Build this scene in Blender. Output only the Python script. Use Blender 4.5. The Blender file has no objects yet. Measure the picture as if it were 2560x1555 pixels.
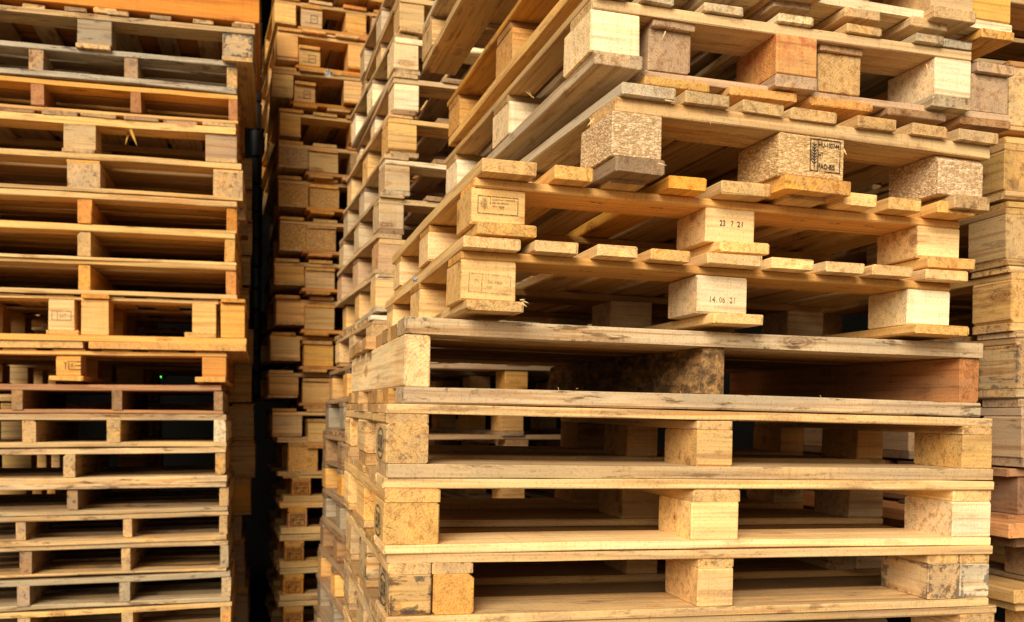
import bpy, math, random
from mathutils import Matrix, Vector
random.seed(11)
R = math.radians
scene = bpy.context.scene
col = scene.collection
CAM_H = 1.15
F, CX, HY = 2360.0, 1280.0, 1044.0      # focal length, principal column, horizon row of the photograph (2560 px wide)

# ------------------------------------------------------------------ node helpers
def new_mat(name):
    m = bpy.data.materials.new(name); m.use_nodes = True
    nt = m.node_tree; nt.nodes.clear()
    out = nt.nodes.new('ShaderNodeOutputMaterial')
    b = nt.nodes.new('ShaderNodeBsdfPrincipled')
    nt.links.new(b.outputs[0], out.inputs[0])
    return m, nt, b
class NB:
    def __init__(s, nt): s.nt = nt
    def n(s, t, **kw):
        x = s.nt.nodes.new(t)
        for k, v in kw.items(): setattr(x, k, v)
        return x
    def put(s, sock, v):
        if isinstance(v, bpy.types.NodeSocket): s.nt.links.new(v, sock)
        elif v is not None: sock.default_value = v
    def m(s, op, a, b=None, c=None, clamp=False):
        x = s.n('ShaderNodeMath', operation=op); x.use_clamp = clamp
        for i, v in enumerate((a, b, c)):
            if v is not None: s.put(x.inputs[i], v)
        return x.outputs[0]
    def v(s, op, a, b=None):
        x = s.n('ShaderNodeVectorMath', operation=op)
        s.put(x.inputs[0], a)
        if b is not None: s.put(x.inputs[1], b)
        return x.outputs[0]
    def noise(s, vec, scale, detail=3, rough=.55, dist=0):
        x = s.n('ShaderNodeTexNoise')
        s.put(x.inputs['Vector'], vec); x.inputs['Scale'].default_value = scale
        x.inputs['Detail'].default_value = detail; x.inputs['Roughness'].default_value = rough
        x.inputs['Distortion'].default_value = dist
        return x.outputs[0]
    def step(s, val, lo, hi, a=0., b=1.):
        x = s.n('ShaderNodeMapRange', interpolation_type='SMOOTHSTEP')
        s.put(x.inputs[0], val); s.put(x.inputs[1], lo); s.put(x.inputs[2], hi)
        x.inputs[3].default_value = a; x.inputs[4].default_value = b
        return x.outputs[0]
    def mix(s, f, a, b, mode='MIX'):
        x = s.n('ShaderNodeMix', data_type='RGBA', blend_type=mode)
        s.put(x.inputs[0], f)
        for i, v in ((6, a), (7, b)):
            if isinstance(v, tuple) and len(v) == 3: v = v + (1,)
            s.put(x.inputs[i], v)
        return x.outputs[2]
    def comb(s, x, y, z):
        c = s.n('ShaderNodeCombineXYZ')
        for i, v in enumerate((x, y, z)): s.put(c.inputs[i], v)
        return c.outputs[0]
    def sep(s, v):
        c = s.n('ShaderNodeSeparateXYZ'); s.put(c.inputs[0], v); return c.outputs

def wood_mat(name, mode='plain'):
    m, nt, bs = new_mat(name); k = NB(nt)
    tc = k.n('ShaderNodeTexCoord'); oi = k.n('ShaderNodeObjectInfo')
    rnd = oi.outputs['Random']
    r2 = k.m('FRACT', k.m('MULTIPLY', rnd, 17.31)); r3 = k.m('FRACT', k.m('MULTIPLY', rnd, 71.77))
    P = tc.outputs['Object']
    off = k.comb(k.m('MULTIPLY', rnd, 37.), k.m('MULTIPLY', r2, 91.), k.m('MULTIPLY', r3, 53.))
    Q = k.v('ADD', P, off)
    fib = k.noise(k.v('ADD', k.v('MULTIPLY', P, (5., 130., 130.)), off), 1., 2, .6)
    broad = k.noise(k.v('ADD', k.v('MULTIPLY', P, (2.2, 26., 26.)), off), 1., 1, .5)
    wob = k.noise(k.v('ADD', k.v('MULTIPLY', P, (2.5, 9., 9.)), off), 1., 2, .5)
    x, y, z = k.sep(P)
    wv = k.m('MULTIPLY', k.m('SUBTRACT', wob, .5), .045)
    yy = k.m('ADD', k.m('ADD', y, k.m('MULTIPLY', k.m('SUBTRACT', r2, .5), .14)), wv)
    zz = k.m('ADD', k.m('ADD', z, k.m('ADD', k.m('MULTIPLY', r3, .07), .012)), k.m('MULTIPLY', wv, .7))
    rr = k.m('SQRT', k.m('ADD', k.m('MULTIPLY', yy, yy), k.m('MULTIPLY', zz, zz)))
    ring = k.m('MULTIPLY_ADD', k.m('SINE', k.m('MULTIPLY', rr, 1150.)), .5, .5)
    ring = k.m('POWER', ring, 2.2)
    nx, ny, nz = k.sep(tc.outputs['Normal'])
    endm = k.step(k.m('ABSOLUTE', nx), .55, .8)
    base = oi.outputs['Color']; wea = oi.outputs['Alpha']        # alpha carries how weathered this piece is
    hsv = k.n('ShaderNodeHueSaturation'); k.put(hsv.inputs['Color'], base)
    k.put(hsv.inputs['Value'], k.m('MULTIPLY_ADD', r3, .24, .98))
    k.put(hsv.inputs['Saturation'], k.m('MULTIPLY_ADD', r2, .16, .97))
    c = hsv.outputs[0]
    dark = k.mix(1., c, (.72, .60, .44), 'MULTIPLY')
    c = k.mix(k.m('MULTIPLY', ring, k.m('MULTIPLY_ADD', endm, .14, .22)), c, dark)
    c = k.mix(k.step(fib, .45, .75, 0., .5), c, dark)
    streak = k.noise(k.v('ADD', k.v('MULTIPLY', P, (1.7, 75., 75.)), off), 1., 2, .65)
    c = k.mix(k.m('MULTIPLY', k.step(streak, .50, .68), k.m('MULTIPLY_ADD', wea, .5, .5), clamp=True), c, k.mix(1., c, (.58, .41, .25), 'MULTIPLY'))
    chat = k.noise(k.v('ADD', k.v('MULTIPLY', P, (150., 5., 5.)), off), 1., 1, .6)
    c = k.mix(k.m('MULTIPLY', k.step(chat, .52, .76, 0., .30), k.step(r3, .3, .7)), c, k.mix(1., c, (.70, .58, .44), 'MULTIPLY'))
    light = k.mix(1., c, (1.18, 1.14, 1.06), 'MULTIPLY')
    c = k.mix(k.step(broad, .45, .7), c, light)
    # blotchy heart wood / resin tone
    c = k.mix(k.m('MULTIPLY', k.step(k.noise(Q, 4., 3), .5, .75), .45), c, k.mix(1., c, (.92, .72, .46), 'MULTIPLY'))
    # knots
    vo = k.n('ShaderNodeTexVoronoi'); k.put(vo.inputs['Vector'], k.v('ADD', k.v('MULTIPLY', P, (4.6, 13., 13.)), off)); vo.inputs['Scale'].default_value = 1.
    kd = k.m('ADD', vo.outputs['Distance'], k.m('MULTIPLY', k.m('SUBTRACT', k.noise(Q, 60., 2), .5), .10))
    km = k.step(kd, .12, .24, 1., 0.)
    kr = k.m('MULTIPLY_ADD', k.m('SINE', k.m('MULTIPLY', kd, 110.)), .25, .6)
    km = k.m('MULTIPLY', k.m('MULTIPLY', km, kr), k.step(r2, .25, .6, .35, 1.))
    c = k.mix(km, c, k.mix(1., c, (.34, .20, .12), 'MULTIPLY'))
    # end grain: a little darker, rougher, with drying cracks
    ang = k.m('ARCTAN2', yy, zz)
    crk = k.noise(k.comb(k.m('MULTIPLY', ang, 1.6), k.m('MULTIPLY', rr, 4.), k.m('MULTIPLY', rnd, 40.)), 2.0, 2)
    crk = k.m('MULTIPLY', k.m('MULTIPLY', k.step(k.m('ABSOLUTE', k.m('SUBTRACT', crk, .5)), .0, .006, 1., 0.), endm), k.step(r2, .5, .65, 0., .6))
    c = k.mix(k.m('MULTIPLY', endm, k.m('MULTIPLY', r3, .6)), c, k.mix(1., c, (.88, .76, .60), 'MULTIPLY'))
    c = k.mix(crk, c, k.mix(1., c, (.2, .15, .12), 'MULTIPLY'))
    # weather greying
    gn = k.step(k.noise(k.v('ADD', k.v('MULTIPLY', P, (5., 16., 16.)), off), 1., 4, .65), .30, .68)
    c = k.mix(k.m('MULTIPLY', k.m('MULTIPLY', gn, wea), .80, clamp=True), c, (.33, .265, .18))
    scuff = k.noise(k.v('ADD', k.v('MULTIPLY', P, (9., 48., 48.)), off), 1., 4, .7)
    c = k.mix(k.m('MULTIPLY', k.step(scuff, .56, .66), k.m('MULTIPLY_ADD', wea, 1.1, .12), clamp=True), c, k.mix(1., c, (.36, .29, .23), 'MULTIPLY'))
    # grime that gathers along the edges of the face
    g = k.v('ABSOLUTE', k.v('SUBTRACT', tc.outputs['Generated'], (.5, .5, .5)))
    gx, gy, gz = k.sep(g)
    def em(gg, nn): return k.m('MULTIPLY', gg, k.step(k.m('ABSOLUTE', nn), .4, .8, 1., 0.))
    e = k.m('MAXIMUM', k.m('MAXIMUM', em(gx, nx), em(gy, ny)), em(gz, nz))
    blot = k.noise(Q, 14. if mode != 'inked' else 34., 6, .75)
    amt = k.m('MULTIPLY_ADD', e, .8 if mode == 'inked' else .30, blot)
    lo = k.m('MULTIPLY_ADD', wea, -.24, 1.00 if mode == 'inked' else .88)
    st = k.step(amt, lo, k.m('ADD', lo, .10))
    c = k.mix(k.m('MULTIPLY', st, k.m('MULTIPLY_ADD', wea, .6, .25), clamp=True), c, (.045, .042, .045))
    # soft general dirt, speckle
    c = k.mix(k.step(k.noise(Q, 2.3, 4, .6), .45, .75, 0., .25), c, k.mix(1., c, (.66, .55, .44), 'MULTIPLY'))
    sp = k.noise(Q, 260., 0)
    c = k.mix(k.step(sp, .62, .74, 0., .35), c, k.mix(1., c, (.45, .36, .28), 'MULTIPLY'))
    if mode == 'red':
        gg = k.sep(tc.outputs['Generated'])
        pm = k.m('MULTIPLY', k.step(k.noise(Q, 22., 5, .7), .44, .66), k.step(gg[2], .1, .75))
        c = k.mix(k.m('MULTIPLY', pm, .8), c, (.52, .085, .05))
    if mode == 'bark':
        bk = k.noise(k.v('MULTIPLY', Q, (.5, 1., 1.)), 40., 6, .75, .3)
        c = k.mix(k.step(bk, .30, .62), k.mix(1., c, (.9, .8, .7), 'MULTIPLY'), (.075, .043, .02))
    k.put(bs.inputs['Base Color'], c)
    bs.inputs['Roughness'].default_value = .78
    bs.inputs['Specular IOR Level'].default_value = .22
    saw = k.noise(k.v('ADD', k.v('MULTIPLY', P, (420., 6., 6.)), off), 1., 1)
    h = k.m('ADD', k.m('MULTIPLY', fib, .8), k.m('MULTIPLY', saw, .35))
    h = k.m('ADD', h, k.m('MULTIPLY', k.noise(Q, 330., 1, .7), k.m('MULTIPLY_ADD', endm, 1.0, .35)))
    h = k.m('SUBTRACT', h, k.m('MULTIPLY', crk, 1.5))
    if mode == 'bark': h = k.m('ADD', h, k.m('MULTIPLY', k.noise(Q, 40., 5, .7), 6.))
    bu = k.n('ShaderNodeBump'); bu.inputs['Strength'].default_value = .55; bu.inputs['Distance'].default_value = .0016
    k.put(bu.inputs['Height'], h); k.put(bs.inputs['Normal'], bu.outputs[0])
    return m

def chip_mat():
    m, nt, bs = new_mat('pressed_chip_wood'); k = NB(nt)
    tc = k.n('ShaderNodeTexCoord'); oi = k.n('ShaderNodeObjectInfo')
    off = k.comb(k.m('MULTIPLY', oi.outputs['Random'], 37.), 3., 7.)
    Q = k.v('ADD', tc.outputs['Object'], off)
    D = k.v('ADD', Q, k.v('MULTIPLY', k.n('ShaderNodeTexNoise').outputs[1], (0, 0, 0)))
    wn = k.n('ShaderNodeTexNoise'); k.put(wn.inputs['Vector'], Q); wn.inputs['Scale'].default_value = 170.
    D = k.v('ADD', Q, k.v('MULTIPLY', k.v('SUBTRACT', wn.outputs[1], (.5, .5, .5)), (.006, .006, .006)))
    v1 = k.n('ShaderNodeTexVoronoi'); k.put(v1.inputs['Vector'], k.v('MULTIPLY', D, (120., 120., 330.))); v1.inputs['Scale'].default_value = 1.
    v2 = k.n('ShaderNodeTexVoronoi'); k.put(v2.inputs['Vector'], k.v('MULTIPLY', D, (330., 330., 170.))); v2.inputs['Scale'].default_value = 1.
    t = k.sep(v1.outputs['Color'])[0]; t2 = k.sep(v2.outputs['Color'])[1]
    mixv = k.m('MULTIPLY_ADD', t2, .4, k.m('MULTIPLY', t, .6))
    c = k.mix(k.step(mixv, .25, .8), k.mix(1., oi.outputs['Color'], (.78, .68, .55), 'MULTIPLY'), k.mix(1., oi.outputs['Color'], (1.22, 1.22, 1.2), 'MULTIPLY'))
    c = k.mix(k.step(v1.outputs['Distance'], .55, .8, 0., .5), c, k.mix(1., oi.outputs['Color'], (.42, .3, .2), 'MULTIPLY'))
    c = k.mix(k.step(k.noise(Q, 6., 3), .45, .75, 0., .25), c, k.mix(1., c, (.8, .62, .42), 'MULTIPLY'))
    k.put(bs.inputs['Base Color'], c); bs.inputs['Roughness'].default_value = .85
    bs.inputs['Specular IOR Level'].default_value = .2
    bu = k.n('ShaderNodeBump'); bu.inputs['Strength'].default_value = .8; bu.inputs['Distance'].default_value = .003
    k.put(bu.inputs['Height'], k.m('SUBTRACT', mixv, k.m('MULTIPLY', v1.outputs['Distance'], .7))); k.put(bs.inputs['Normal'], bu.outputs[0])
    return m

def flat_mat(name, c, rough=.8, noise=.3, scale=8., emit=0):
    m, nt, bs = new_mat(name); k = NB(nt)
    tc = k.n('ShaderNodeTexCoord')
    n = k.noise(tc.outputs['Object'], scale, 5, .6)
    k.put(bs.inputs['Base Color'], k.mix(k.step(n, .3, .7), tuple(v * (1 - noise) for v in c), tuple(min(1, v * (1 + noise)) for v in c)))
    bs.inputs['Roughness'].default_value = rough; bs.inputs['Specular IOR Level'].default_value = .5 if rough < .6 else .05
    if emit:
        bs.inputs['Emission Color'].default_value = c + (1,); bs.inputs['Emission Strength'].default_value = emit
    return m

def ink_mat(name, c, cover):
    m, nt, bs = new_mat(name); k = NB(nt)
    tc = k.n('ShaderNodeTexCoord')
    n = k.noise(tc.outputs['Object'], 240., 3, .7)
    k.put(bs.inputs['Base Color'], c + (1,)); bs.inputs['Roughness'].default_value = .9
    k.put(bs.inputs['Alpha'], k.step(n, cover - .12, cover + .06, 1., .25))
    return m

WOOD = wood_mat('pallet_wood'); INKED = wood_mat('grimy_wood', 'inked'); RED = wood_mat('red_painted_wood', 'red')
BARK = wood_mat('bark_edged_wood', 'bark'); CHIP = chip_mat()
INK = ink_mat('black_stamp_ink', (.018, .014, .012), .68); PALEINK = ink_mat('faded_stamp_ink', (.12, .075, .04), .54)
FINEINK = ink_mat('grey_stamp_ink', (.05, .042, .032), .60)

# ------------------------------------------------------------------ colours (linear albedo)
FRESH = (.83, .585, .295); PINE = (.73, .475, .205); HONEY = (.69, .385, .125); ORANGE = (.61, .28, .08)
BROWN = (.36, .22, .115); TAN = (.62, .425, .215); GREY = (.53, .435, .30); DGREY = (.33, .265, .18); RUST = (.42, .20, .09)
DARK = (.17, .10, .055); PALE = (.86, .70, .46); YEL = (.73, .45, .15); MAUVE = (.50, .34, .21)

# ------------------------------------------------------------------ geometry
def board_mesh(L, W, T, ch=.002, wav=1.):
    L = max(L, .006); W = max(W, .004); T = max(T, .003)
    ch = min(ch, W * .2, T * .2)
    n = max(1, int(L / .13))
    bowz = random.uniform(-1, 1) * .0022 * L * wav; bowy = random.uniform(-1, 1) * .003 * L * wav; tw = random.uniform(-1, 1) * .004 * wav
    cs = [ch * random.uniform(.4, 1.6) for _ in range(4)]
    if random.random() < .16: cs[random.randrange(4)] *= 3.5          # a waney edge
    cs = [min(c, W * .3, T * .3) for c in cs]
    def sect(x, k):
        hy, hz = W / 2 * k, T / 2 * k
        t = x / (L / 2)
        oy, oz = bowy * (1 - t * t), bowz * (1 - t * t)
        pts = [(-hy, -hz + cs[0]), (-hy + cs[0], -hz), (hy - cs[1], -hz), (hy, -hz + cs[1]), (hy, hz - cs[2]), (hy - cs[2], hz), (-hy + cs[3], hz), (-hy, hz - cs[3])]
        a = tw * t
        return [(x, py - pz * a + oy + random.gauss(0, .00035) * wav, pz + py * a + oz + random.gauss(0, .00035) * wav) for py, pz in pts]
    e = min(ch * .7, L * .1)
    kk = 1 - 1.1 * e / max(min(W, T), .01)
    xs = [(-L / 2, kk), (-L / 2 + e, 1)] + [(-L / 2 + L * i / n, 1) for i in range(1, n)] + [(L / 2 - e, 1), (L / 2, kk)]
    V = []; Fc = []
    for x, k in xs: V += sect(x, k)
    je = min(.0012, L * .01) * wav
    for q in list(range(8)) + list(range(len(V) - 8, len(V))): V[q] = (V[q][0] + random.uniform(-je, je), V[q][1], V[q][2])
    for r in range(len(xs) - 1):
        for i in range(8):
            j = (i + 1) % 8
            Fc.append((r * 8 + i, (r + 1) * 8 + i, (r + 1) * 8 + j, r * 8 + j))
    Fc.append(tuple(range(0, 8))); b = (len(xs) - 1) * 8
    Fc.append(tuple(b + i for i in range(7, -1, -1)))
    me = bpy.data.meshes.new('board'); me.from_pydata(V, [], Fc); me.update()
    return me

def tint(c, s=.13):
    f = random.uniform(1 - s, 1 + s); w = random.uniform(-s, s) * .5
    return (min(.9, c[0] * f), min(.9, c[1] * f * (1 + w * .4)), min(.9, c[2] * f * (1 + w)))

def piece(parent, name, u0, u1, v0, v1, w0, w1, axis, c, wea=.2, mat=None, jit=1., ch=.002, label=None):
    """one board or block of a pallet: a mesh of its own whose local X runs with the grain"""
    if axis == 'u': L, W, T = u1 - u0, v1 - v0, w1 - w0
    elif axis == 'v': L, W, T = v1 - v0, u1 - u0, w1 - w0
    else: L, W, T = w1 - w0, u1 - u0, v1 - v0
    me = board_mesh(L, W, T, ch, jit); me.materials.append(mat or WOOD)
    o = bpy.data.objects.new(name, me); col.objects.link(o); o.parent = parent
    t = tint(c); o.color = (t[0], t[1], t[2], max(0, min(1, wea + random.uniform(-.12, .15))))
    o.location = ((u0 + u1) / 2 + random.gauss(0, .0012) * jit, (v0 + v1) / 2 + random.gauss(0, .0014) * jit, (w0 + w1) / 2 + random.uniform(0, .0004))
    rz = random.gauss(0, .003) * jit
    if axis == 'u': o.rotation_euler = (0, 0, rz)
    elif axis == 'v': o.rotation_euler = (0, 0, math.pi / 2 + rz)
    else: o.rotation_euler = (0, -math.pi / 2, 0)
    if label: o['label'] = label
    return o

class Frame:
    """where a pallet stands: its front corner and how it is turned; reads (u, w) on planes parallel to its front"""
    def __init__(s, x, y, d, yaw, roll=0, pitch=0):
        P = Vector(((x - CX) * d / F, d, (HY - y) * d / F + CAM_H))
        s.M = Matrix.Translation(P) @ Matrix.Rotation(R(yaw), 4, 'Z') @ Matrix.Rotation(roll, 4, 'Y') @ Matrix.Rotation(pitch, 4, 'X')
        s.I = s.M.inverted(); s.x = x
    def uw(s, px, py, v=0.):
        o = s.I @ Vector((0, 0, CAM_H)); d = s.I.to_3x3() @ Vector(((px - CX) / F, 1, (HY - py) / F))
        t = (v - o.y) / d.y; p = o + d * t
        return p.x, p.z
    def w(s, py, v=0.): return s.uw(s.x, py, v)[1]
    def u(s, px, v=0., w=.05):
        lo = s.uw(px, 0, v); hi = s.uw(px, 1500, v)
        t = (w - lo[1]) / (hi[1] - lo[1]); return lo[0] + (hi[0] - lo[0]) * t

COUNT = {}
def pallet_root(fr, label, group=None, name='wooden_pallet'):
    o = bpy.data.objects.new(name, None); col.objects.link(o)
    o.empty_display_size = .1; o.matrix_world = fr.M
    o['label'] = label; o['category'] = 'pallet'
    if group: o['group'] = group
    return o

def inner_shade(c): return (c[0] * .66, c[1] * .60, c[2] * .54)      # inner boards and blocks darkened in colour to stand in for shade
def vrows(D, n, bd):
    return [(i * (D - bd) / (n - 1), i * (D - bd) / (n - 1) + bd) for i in range(n)]
def spread(W, n, wd, u0=0.):
    wd = min(wd, W / n * .97)
    return [(u0 + i * (W - wd) / (n - 1), u0 + i * (W - wd) / (n - 1) + wd) for i in range(n)]

def ends_pallet(fr, label, ys, U, blocks, deck, skids=None, D=1.0, c=PINE, wea=.2, ovd=.01, ovs=.01, flip=False, bd=.12, bc=None,
                nrow=3, dc=None, sc=None, baxis='u', group=None, kc=None, stw=.12, jit=1.):
    """block pallet seen on the side where its deck boards end; U = (u0, u1); blocks, deck, skids are lists of (u0, u1)"""
    root = pallet_root(fr, label, group)
    w = [fr.w(y) for y in ys]
    wtop, wa, wb, wc_, wbot = w
    w0 = min(w)
    if flip: lay = dict(skid=(wa, wtop), block=(wb, wa), stringer=(wc_, wb), deck=(wbot, wc_))
    else: lay = dict(deck=(wa, wtop), stringer=(wb, wa), block=(wc_, wb), skid=(wbot, wc_))
    rows = vrows(D, nrow, bd)
    skids = skids or blocks
    out = {'root': root, 'blocks': [], 'deck': [], 'stringer': [], 'skids': [], 'lay': lay}
    for i, (a, b) in enumerate(deck):
        q = (dc[i % len(dc)] if dc else c)
        out['deck'].append(piece(root, 'deck_board', a, b, -ovd + random.uniform(-.006, .006), D + ovd, *lay['deck'], 'v', q, wea, jit=jit))
    for i, (a, b) in enumerate(rows):
        s0, s1 = (a, a + stw) if i == 0 else ((b - stw, b) if i == len(rows) - 1 else ((a + b - stw) / 2, (a + b + stw) / 2))
        out['stringer'].append(piece(root, 'stringer_board', U[0], U[1], s0, s1, *lay['stringer'], 'u', (sc if (sc and i == 0) else (c if i == 0 else inner_shade(c))), wea, jit=jit))
    for i, (a, b) in enumerate(blocks):
        for j, (p, q) in enumerate(rows):
            cc, ww, mm = (bc[i] if bc else (c, wea, None))
            if j and not (bc and bc[i][2] is CHIP): mm = None
            if j and i: cc = inner_shade(cc)
            o = piece(root, 'block', a, b, p + random.uniform(-.002, .004) * (j == 0), q, *lay['block'], baxis if isinstance(baxis, str) else baxis[i], cc, ww, mm, ch=.003, jit=min(jit, .8))
            if j == 0: out['blocks'].append(o)
    for i, (a, b) in enumerate(skids):
        out['skids'].append(piece(root, 'bottom_board', a, b, -ovs, D + ovs * .5, *lay['skid'], 'v', (kc[i] if kc else c), wea, jit=jit))
    return out

def long_pallet(fr, label, ys, U, blocks, D=.8, c=PINE, wea=.2, bd=.10, bc=None, n=6, dw=.12, bottoms=3, sc=None, dc=None, oc=None, group=None, baxis='v', fw=None, sh=0., jit=1.):
    """block pallet seen on the side where its deck boards run across; stringer boards show their ends above the blocks"""
    root = pallet_root(fr, label, group)
    wtop, wa, wb, wc_, wbot = [fr.w(y) for y in ys]
    rows = vrows(D, 3, bd)
    out = {'root': root, 'blocks': [], 'lay': dict(block=(wc_, wb), stringer=(wb, wa), deck=(wa, wtop))}
    for i, (a, b) in enumerate(spread(D, n, dw)):
        if i == 0 and fw: b = a + fw
        q = (dc if (dc and i == 0) else (c if i == 0 else inner_shade(c)))
        piece(root, 'deck_board', U[0] - sh + random.uniform(-.004, .004), U[1] + random.uniform(-.004, .004), a, b, wa, wtop, 'u', q, wea, jit=jit)
    for i, (a, b) in enumerate(blocks):
        piece(root, 'stringer_board', a, b, .001, D - .001, wb, wa, 'v', (sc[i] if sc else c), wea, jit=jit * .6)
        for j, (p, q) in enumerate(rows):
            cc, ww, mm = (bc[i] if bc else (c, wea, None))
            if j: mm = None
            if j and i: cc = inner_shade(cc)
            o = piece(root, 'block', a, b, p, q, wc_, wb, baxis if isinstance(baxis, str) else baxis[i], cc, ww, mm, ch=.003, jit=min(jit, .8))
            if j == 0: out['blocks'].append(o)
    br = rows if bottoms == 3 else spread(D, bottoms, .1)
    for i, (a, b) in enumerate(br):
        piece(root, 'bottom_board', U[0], U[1], a - .002, b, wbot, wc_, 'u', (oc if (oc and i == 0) else (c if i == 0 else inner_shade(c))), wea, jit=jit)
    return out

def stringer_pallet(fr, label, ys, U, strs, D=1.0, c=PINE, wea=.25, n=7, dw=.10, nb=4, sc=None, dc=None, group=None, fw=None, mats=None, ext=.0, jit=1.):
    """pallet on long runners: deck boards across the top, a few boards below, runner ends in front"""
    root = pallet_root(fr, label, group)
    wtop, wa, wb, wbot = [fr.w(y) for y in ys]
    out = {'root': root, 'str': []}
    for i, (a, b) in enumerate(spread(D, n, dw)):
        if i == 0 and fw: b = a + fw
        e = random.uniform(-.012, .012) if ext == 0 else random.uniform(-ext, ext * .4)
        q = (dc if (dc and i == 0) else (c if i == 0 else inner_shade(c)))
        piece(root, 'deck_board', U[0] + (e if i else 0), U[1] + (random.uniform(-.008, .008) if i else 0), a, b, wa, wtop, 'u', q, wea, jit=jit)
    for i, (a, b) in enumerate(strs):
        out['str'].append(piece(root, 'runner', a, b, .004, D - .004, wb, wa, 'v', (sc[i] if sc else c), wea, (mats[i] if mats else None), ch=.003, jit=jit * .8))
    for i, (a, b) in enumerate(spread(D, nb, dw)):
        e = random.uniform(-.012, .012)
        q = (dc if (dc and i == 0) else (c if i == 0 else inner_shade(c)))
        piece(root, 'bottom_board', U[0] + (e if i else 0), U[1] + (random.uniform(-.008, .008) if i else 0), a - .001, b, wbot, wb, 'u', q, wea, jit=jit)
    return out

# ------------------------------------------------------------------ stamps (flat ink on the block faces)
class Strokes:
    def __init__(s): s.V = []; s.F = []
    def line(s, x0, y0, x1, y1, t):
        d = Vector((x1 - x0, y1 - y0)); n = Vector((-d.y, d.x)).normalized() * t / 2; e = d.normalized() * t / 2
        b = len(s.V)
        for p in ((x0 - e.x + n.x, y0 - e.y + n.y), (x0 - e.x - n.x, y0 - e.y - n.y), (x1 + e.x - n.x, y1 + e.y - n.y), (x1 + e.x + n.x, y1 + e.y + n.y)): s.V.append((p[0], p[1], len(s.F) * 2e-6))
        s.F.append((b, b + 1, b + 2, b + 3))
    def rect(s, x0, y0, x1, y1, t):
        s.line(x0, y0, x1, y0, t); s.line(x1, y0, x1, y1, t); s.line(x1, y1, x0, y1, t); s.line(x0, y1, x0, y0, t)
    def ellipse(s, cx, cy, rx, ry, t, n=22):
        for i in range(n):
            a, b = 2 * math.pi * i / n, 2 * math.pi * (i + 1) / n
            s.line(cx + rx * math.cos(a), cy + ry * math.sin(a), cx + rx * math.cos(b), cy + ry * math.sin(b), t)
    def text(s, txt, x, y, h, w=None, bold=.0, rot=0):
        """text with its lower left corner at x, y, cap height h, squeezed to width w"""
        cu = bpy.data.curves.new('t', 'FONT'); cu.body = txt; cu.size = 1; cu.offset = bold; cu.resolution_u = 3
        ob = bpy.data.objects.new('t', cu); col.objects.link(ob)
        bpy.context.view_layer.update()
        me = bpy.data.meshes.new_from_object(ob.evaluated_get(bpy.context.evaluated_depsgraph_get()))
        vs = [v.co.copy() for v in me.vertices]; fs = [tuple(p.vertices) for p in me.polygons]
        bpy.data.objects.remove(ob); bpy.data.curves.remove(cu); bpy.data.meshes.remove(me)
        if not vs: return
        mx, Mx = min(v.x for v in vs), max(v.x for v in vs); my, My = min(v.y for v in vs), max(v.y for v in vs)
        ky = h / max(My - my, 1e-6); kx = (w / (Mx - mx)) if w else ky
        b = len(s.V); ca, sa = math.cos(rot), math.sin(rot)
        for v in vs:
            px, py = (v.x - mx) * kx, (v.y - my) * ky
            s.V.append((x + px * ca - py * sa, y + px * sa + py * ca, len(s.F) * 1e-7))
        for f in fs: s.F.append(tuple(b + i for i in f))
    def wheat(s, x, y, w, h, t):
        cx = x + w * .55
        s.line(cx, y + h * .04, cx, y + h * .9, t)
        for i in range(7):
            yy = y + h * (.20 + i * .10)
            s.line(cx, yy, cx - w * .30, yy + h * .075, t * 1.2); s.line(cx, yy, cx + w * .30, yy + h * .075, t * 1.2)
        s.text('IPPC', x + w * .20, y + h * .30, w * .17, h * .42, .01, math.pi / 2)
    def build(s, block, face, u, w, mat, tilt=0., label=None):
        """face 'front' or 'left': origin of the strokes at (u, w) from the centre of the block, in the pallet's axes"""
        me = bpy.data.meshes.new('stamp'); me.from_pydata(s.V, [], s.F); me.update(); me.materials.append(mat)
        o = bpy.data.objects.new('stamp', me); col.objects.link(o); o.parent = block
        bb = [Vector(c) for c in block.bound_box]
        Rm = block.matrix_local.to_3x3()
        cs = [Rm @ b for b in bb]
        hv = max(abs(c.y) for c in cs); hu = max(abs(c.x) for c in cs)
        if face == 'front':
            m = Matrix.Translation((u, -hv - .0009, w)) @ Matrix.Rotation(math.pi / 2, 4, 'X') @ Matrix.Rotation(tilt, 4, 'Z')
        else:
            m = Matrix.Translation((-hu - .0009, u, w)) @ Matrix.Rotation(-math.pi / 2, 4, 'Z') @ Matrix.Rotation(math.pi / 2, 4, 'X') @ Matrix.Rotation(tilt, 4, 'Z')
        o.matrix_local = block.matrix_local.to_3x3().to_4x4().inverted() @ m
        if label: o['label'] = label
        return o
ORD = ['topmost', 'second', 'third', 'fourth', 'fifth', 'sixth', 'seventh', 'eighth', 'ninth', 'tenth', 'eleventh', 'twelfth', 'thirteenth',
       'fourteenth', 'fifteenth', 'sixteenth', 'seventeenth', 'eighteenth', 'nineteenth', 'twentieth']
def U_(fr, ranges, v=0., w=.06): return [(fr.u(a, v, w), fr.u(b, v, w)) for a, b in ranges]

# ================================================================== FRONT STACK, right half of the picture
FS = 'pallets in the front right stack'
PT = .014
# uppermost pallet, only its rear left corner in frame
fr = Frame(1378, -403, 1.65, 16.3, .012, PT)
uu = [(0, .10), (.35, .45), (.70, .80)]
ends_pallet(fr, 'pale pallet poking in at the top edge, uppermost of the front right stack', [-596, -573, -545, -436, -403], (0, .80), uu,
            spread(.8, 6, .09), D=1.2, c=TAN, wea=.35, group=FS, dc=[PALE, TAN], bd=.145)
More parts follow.
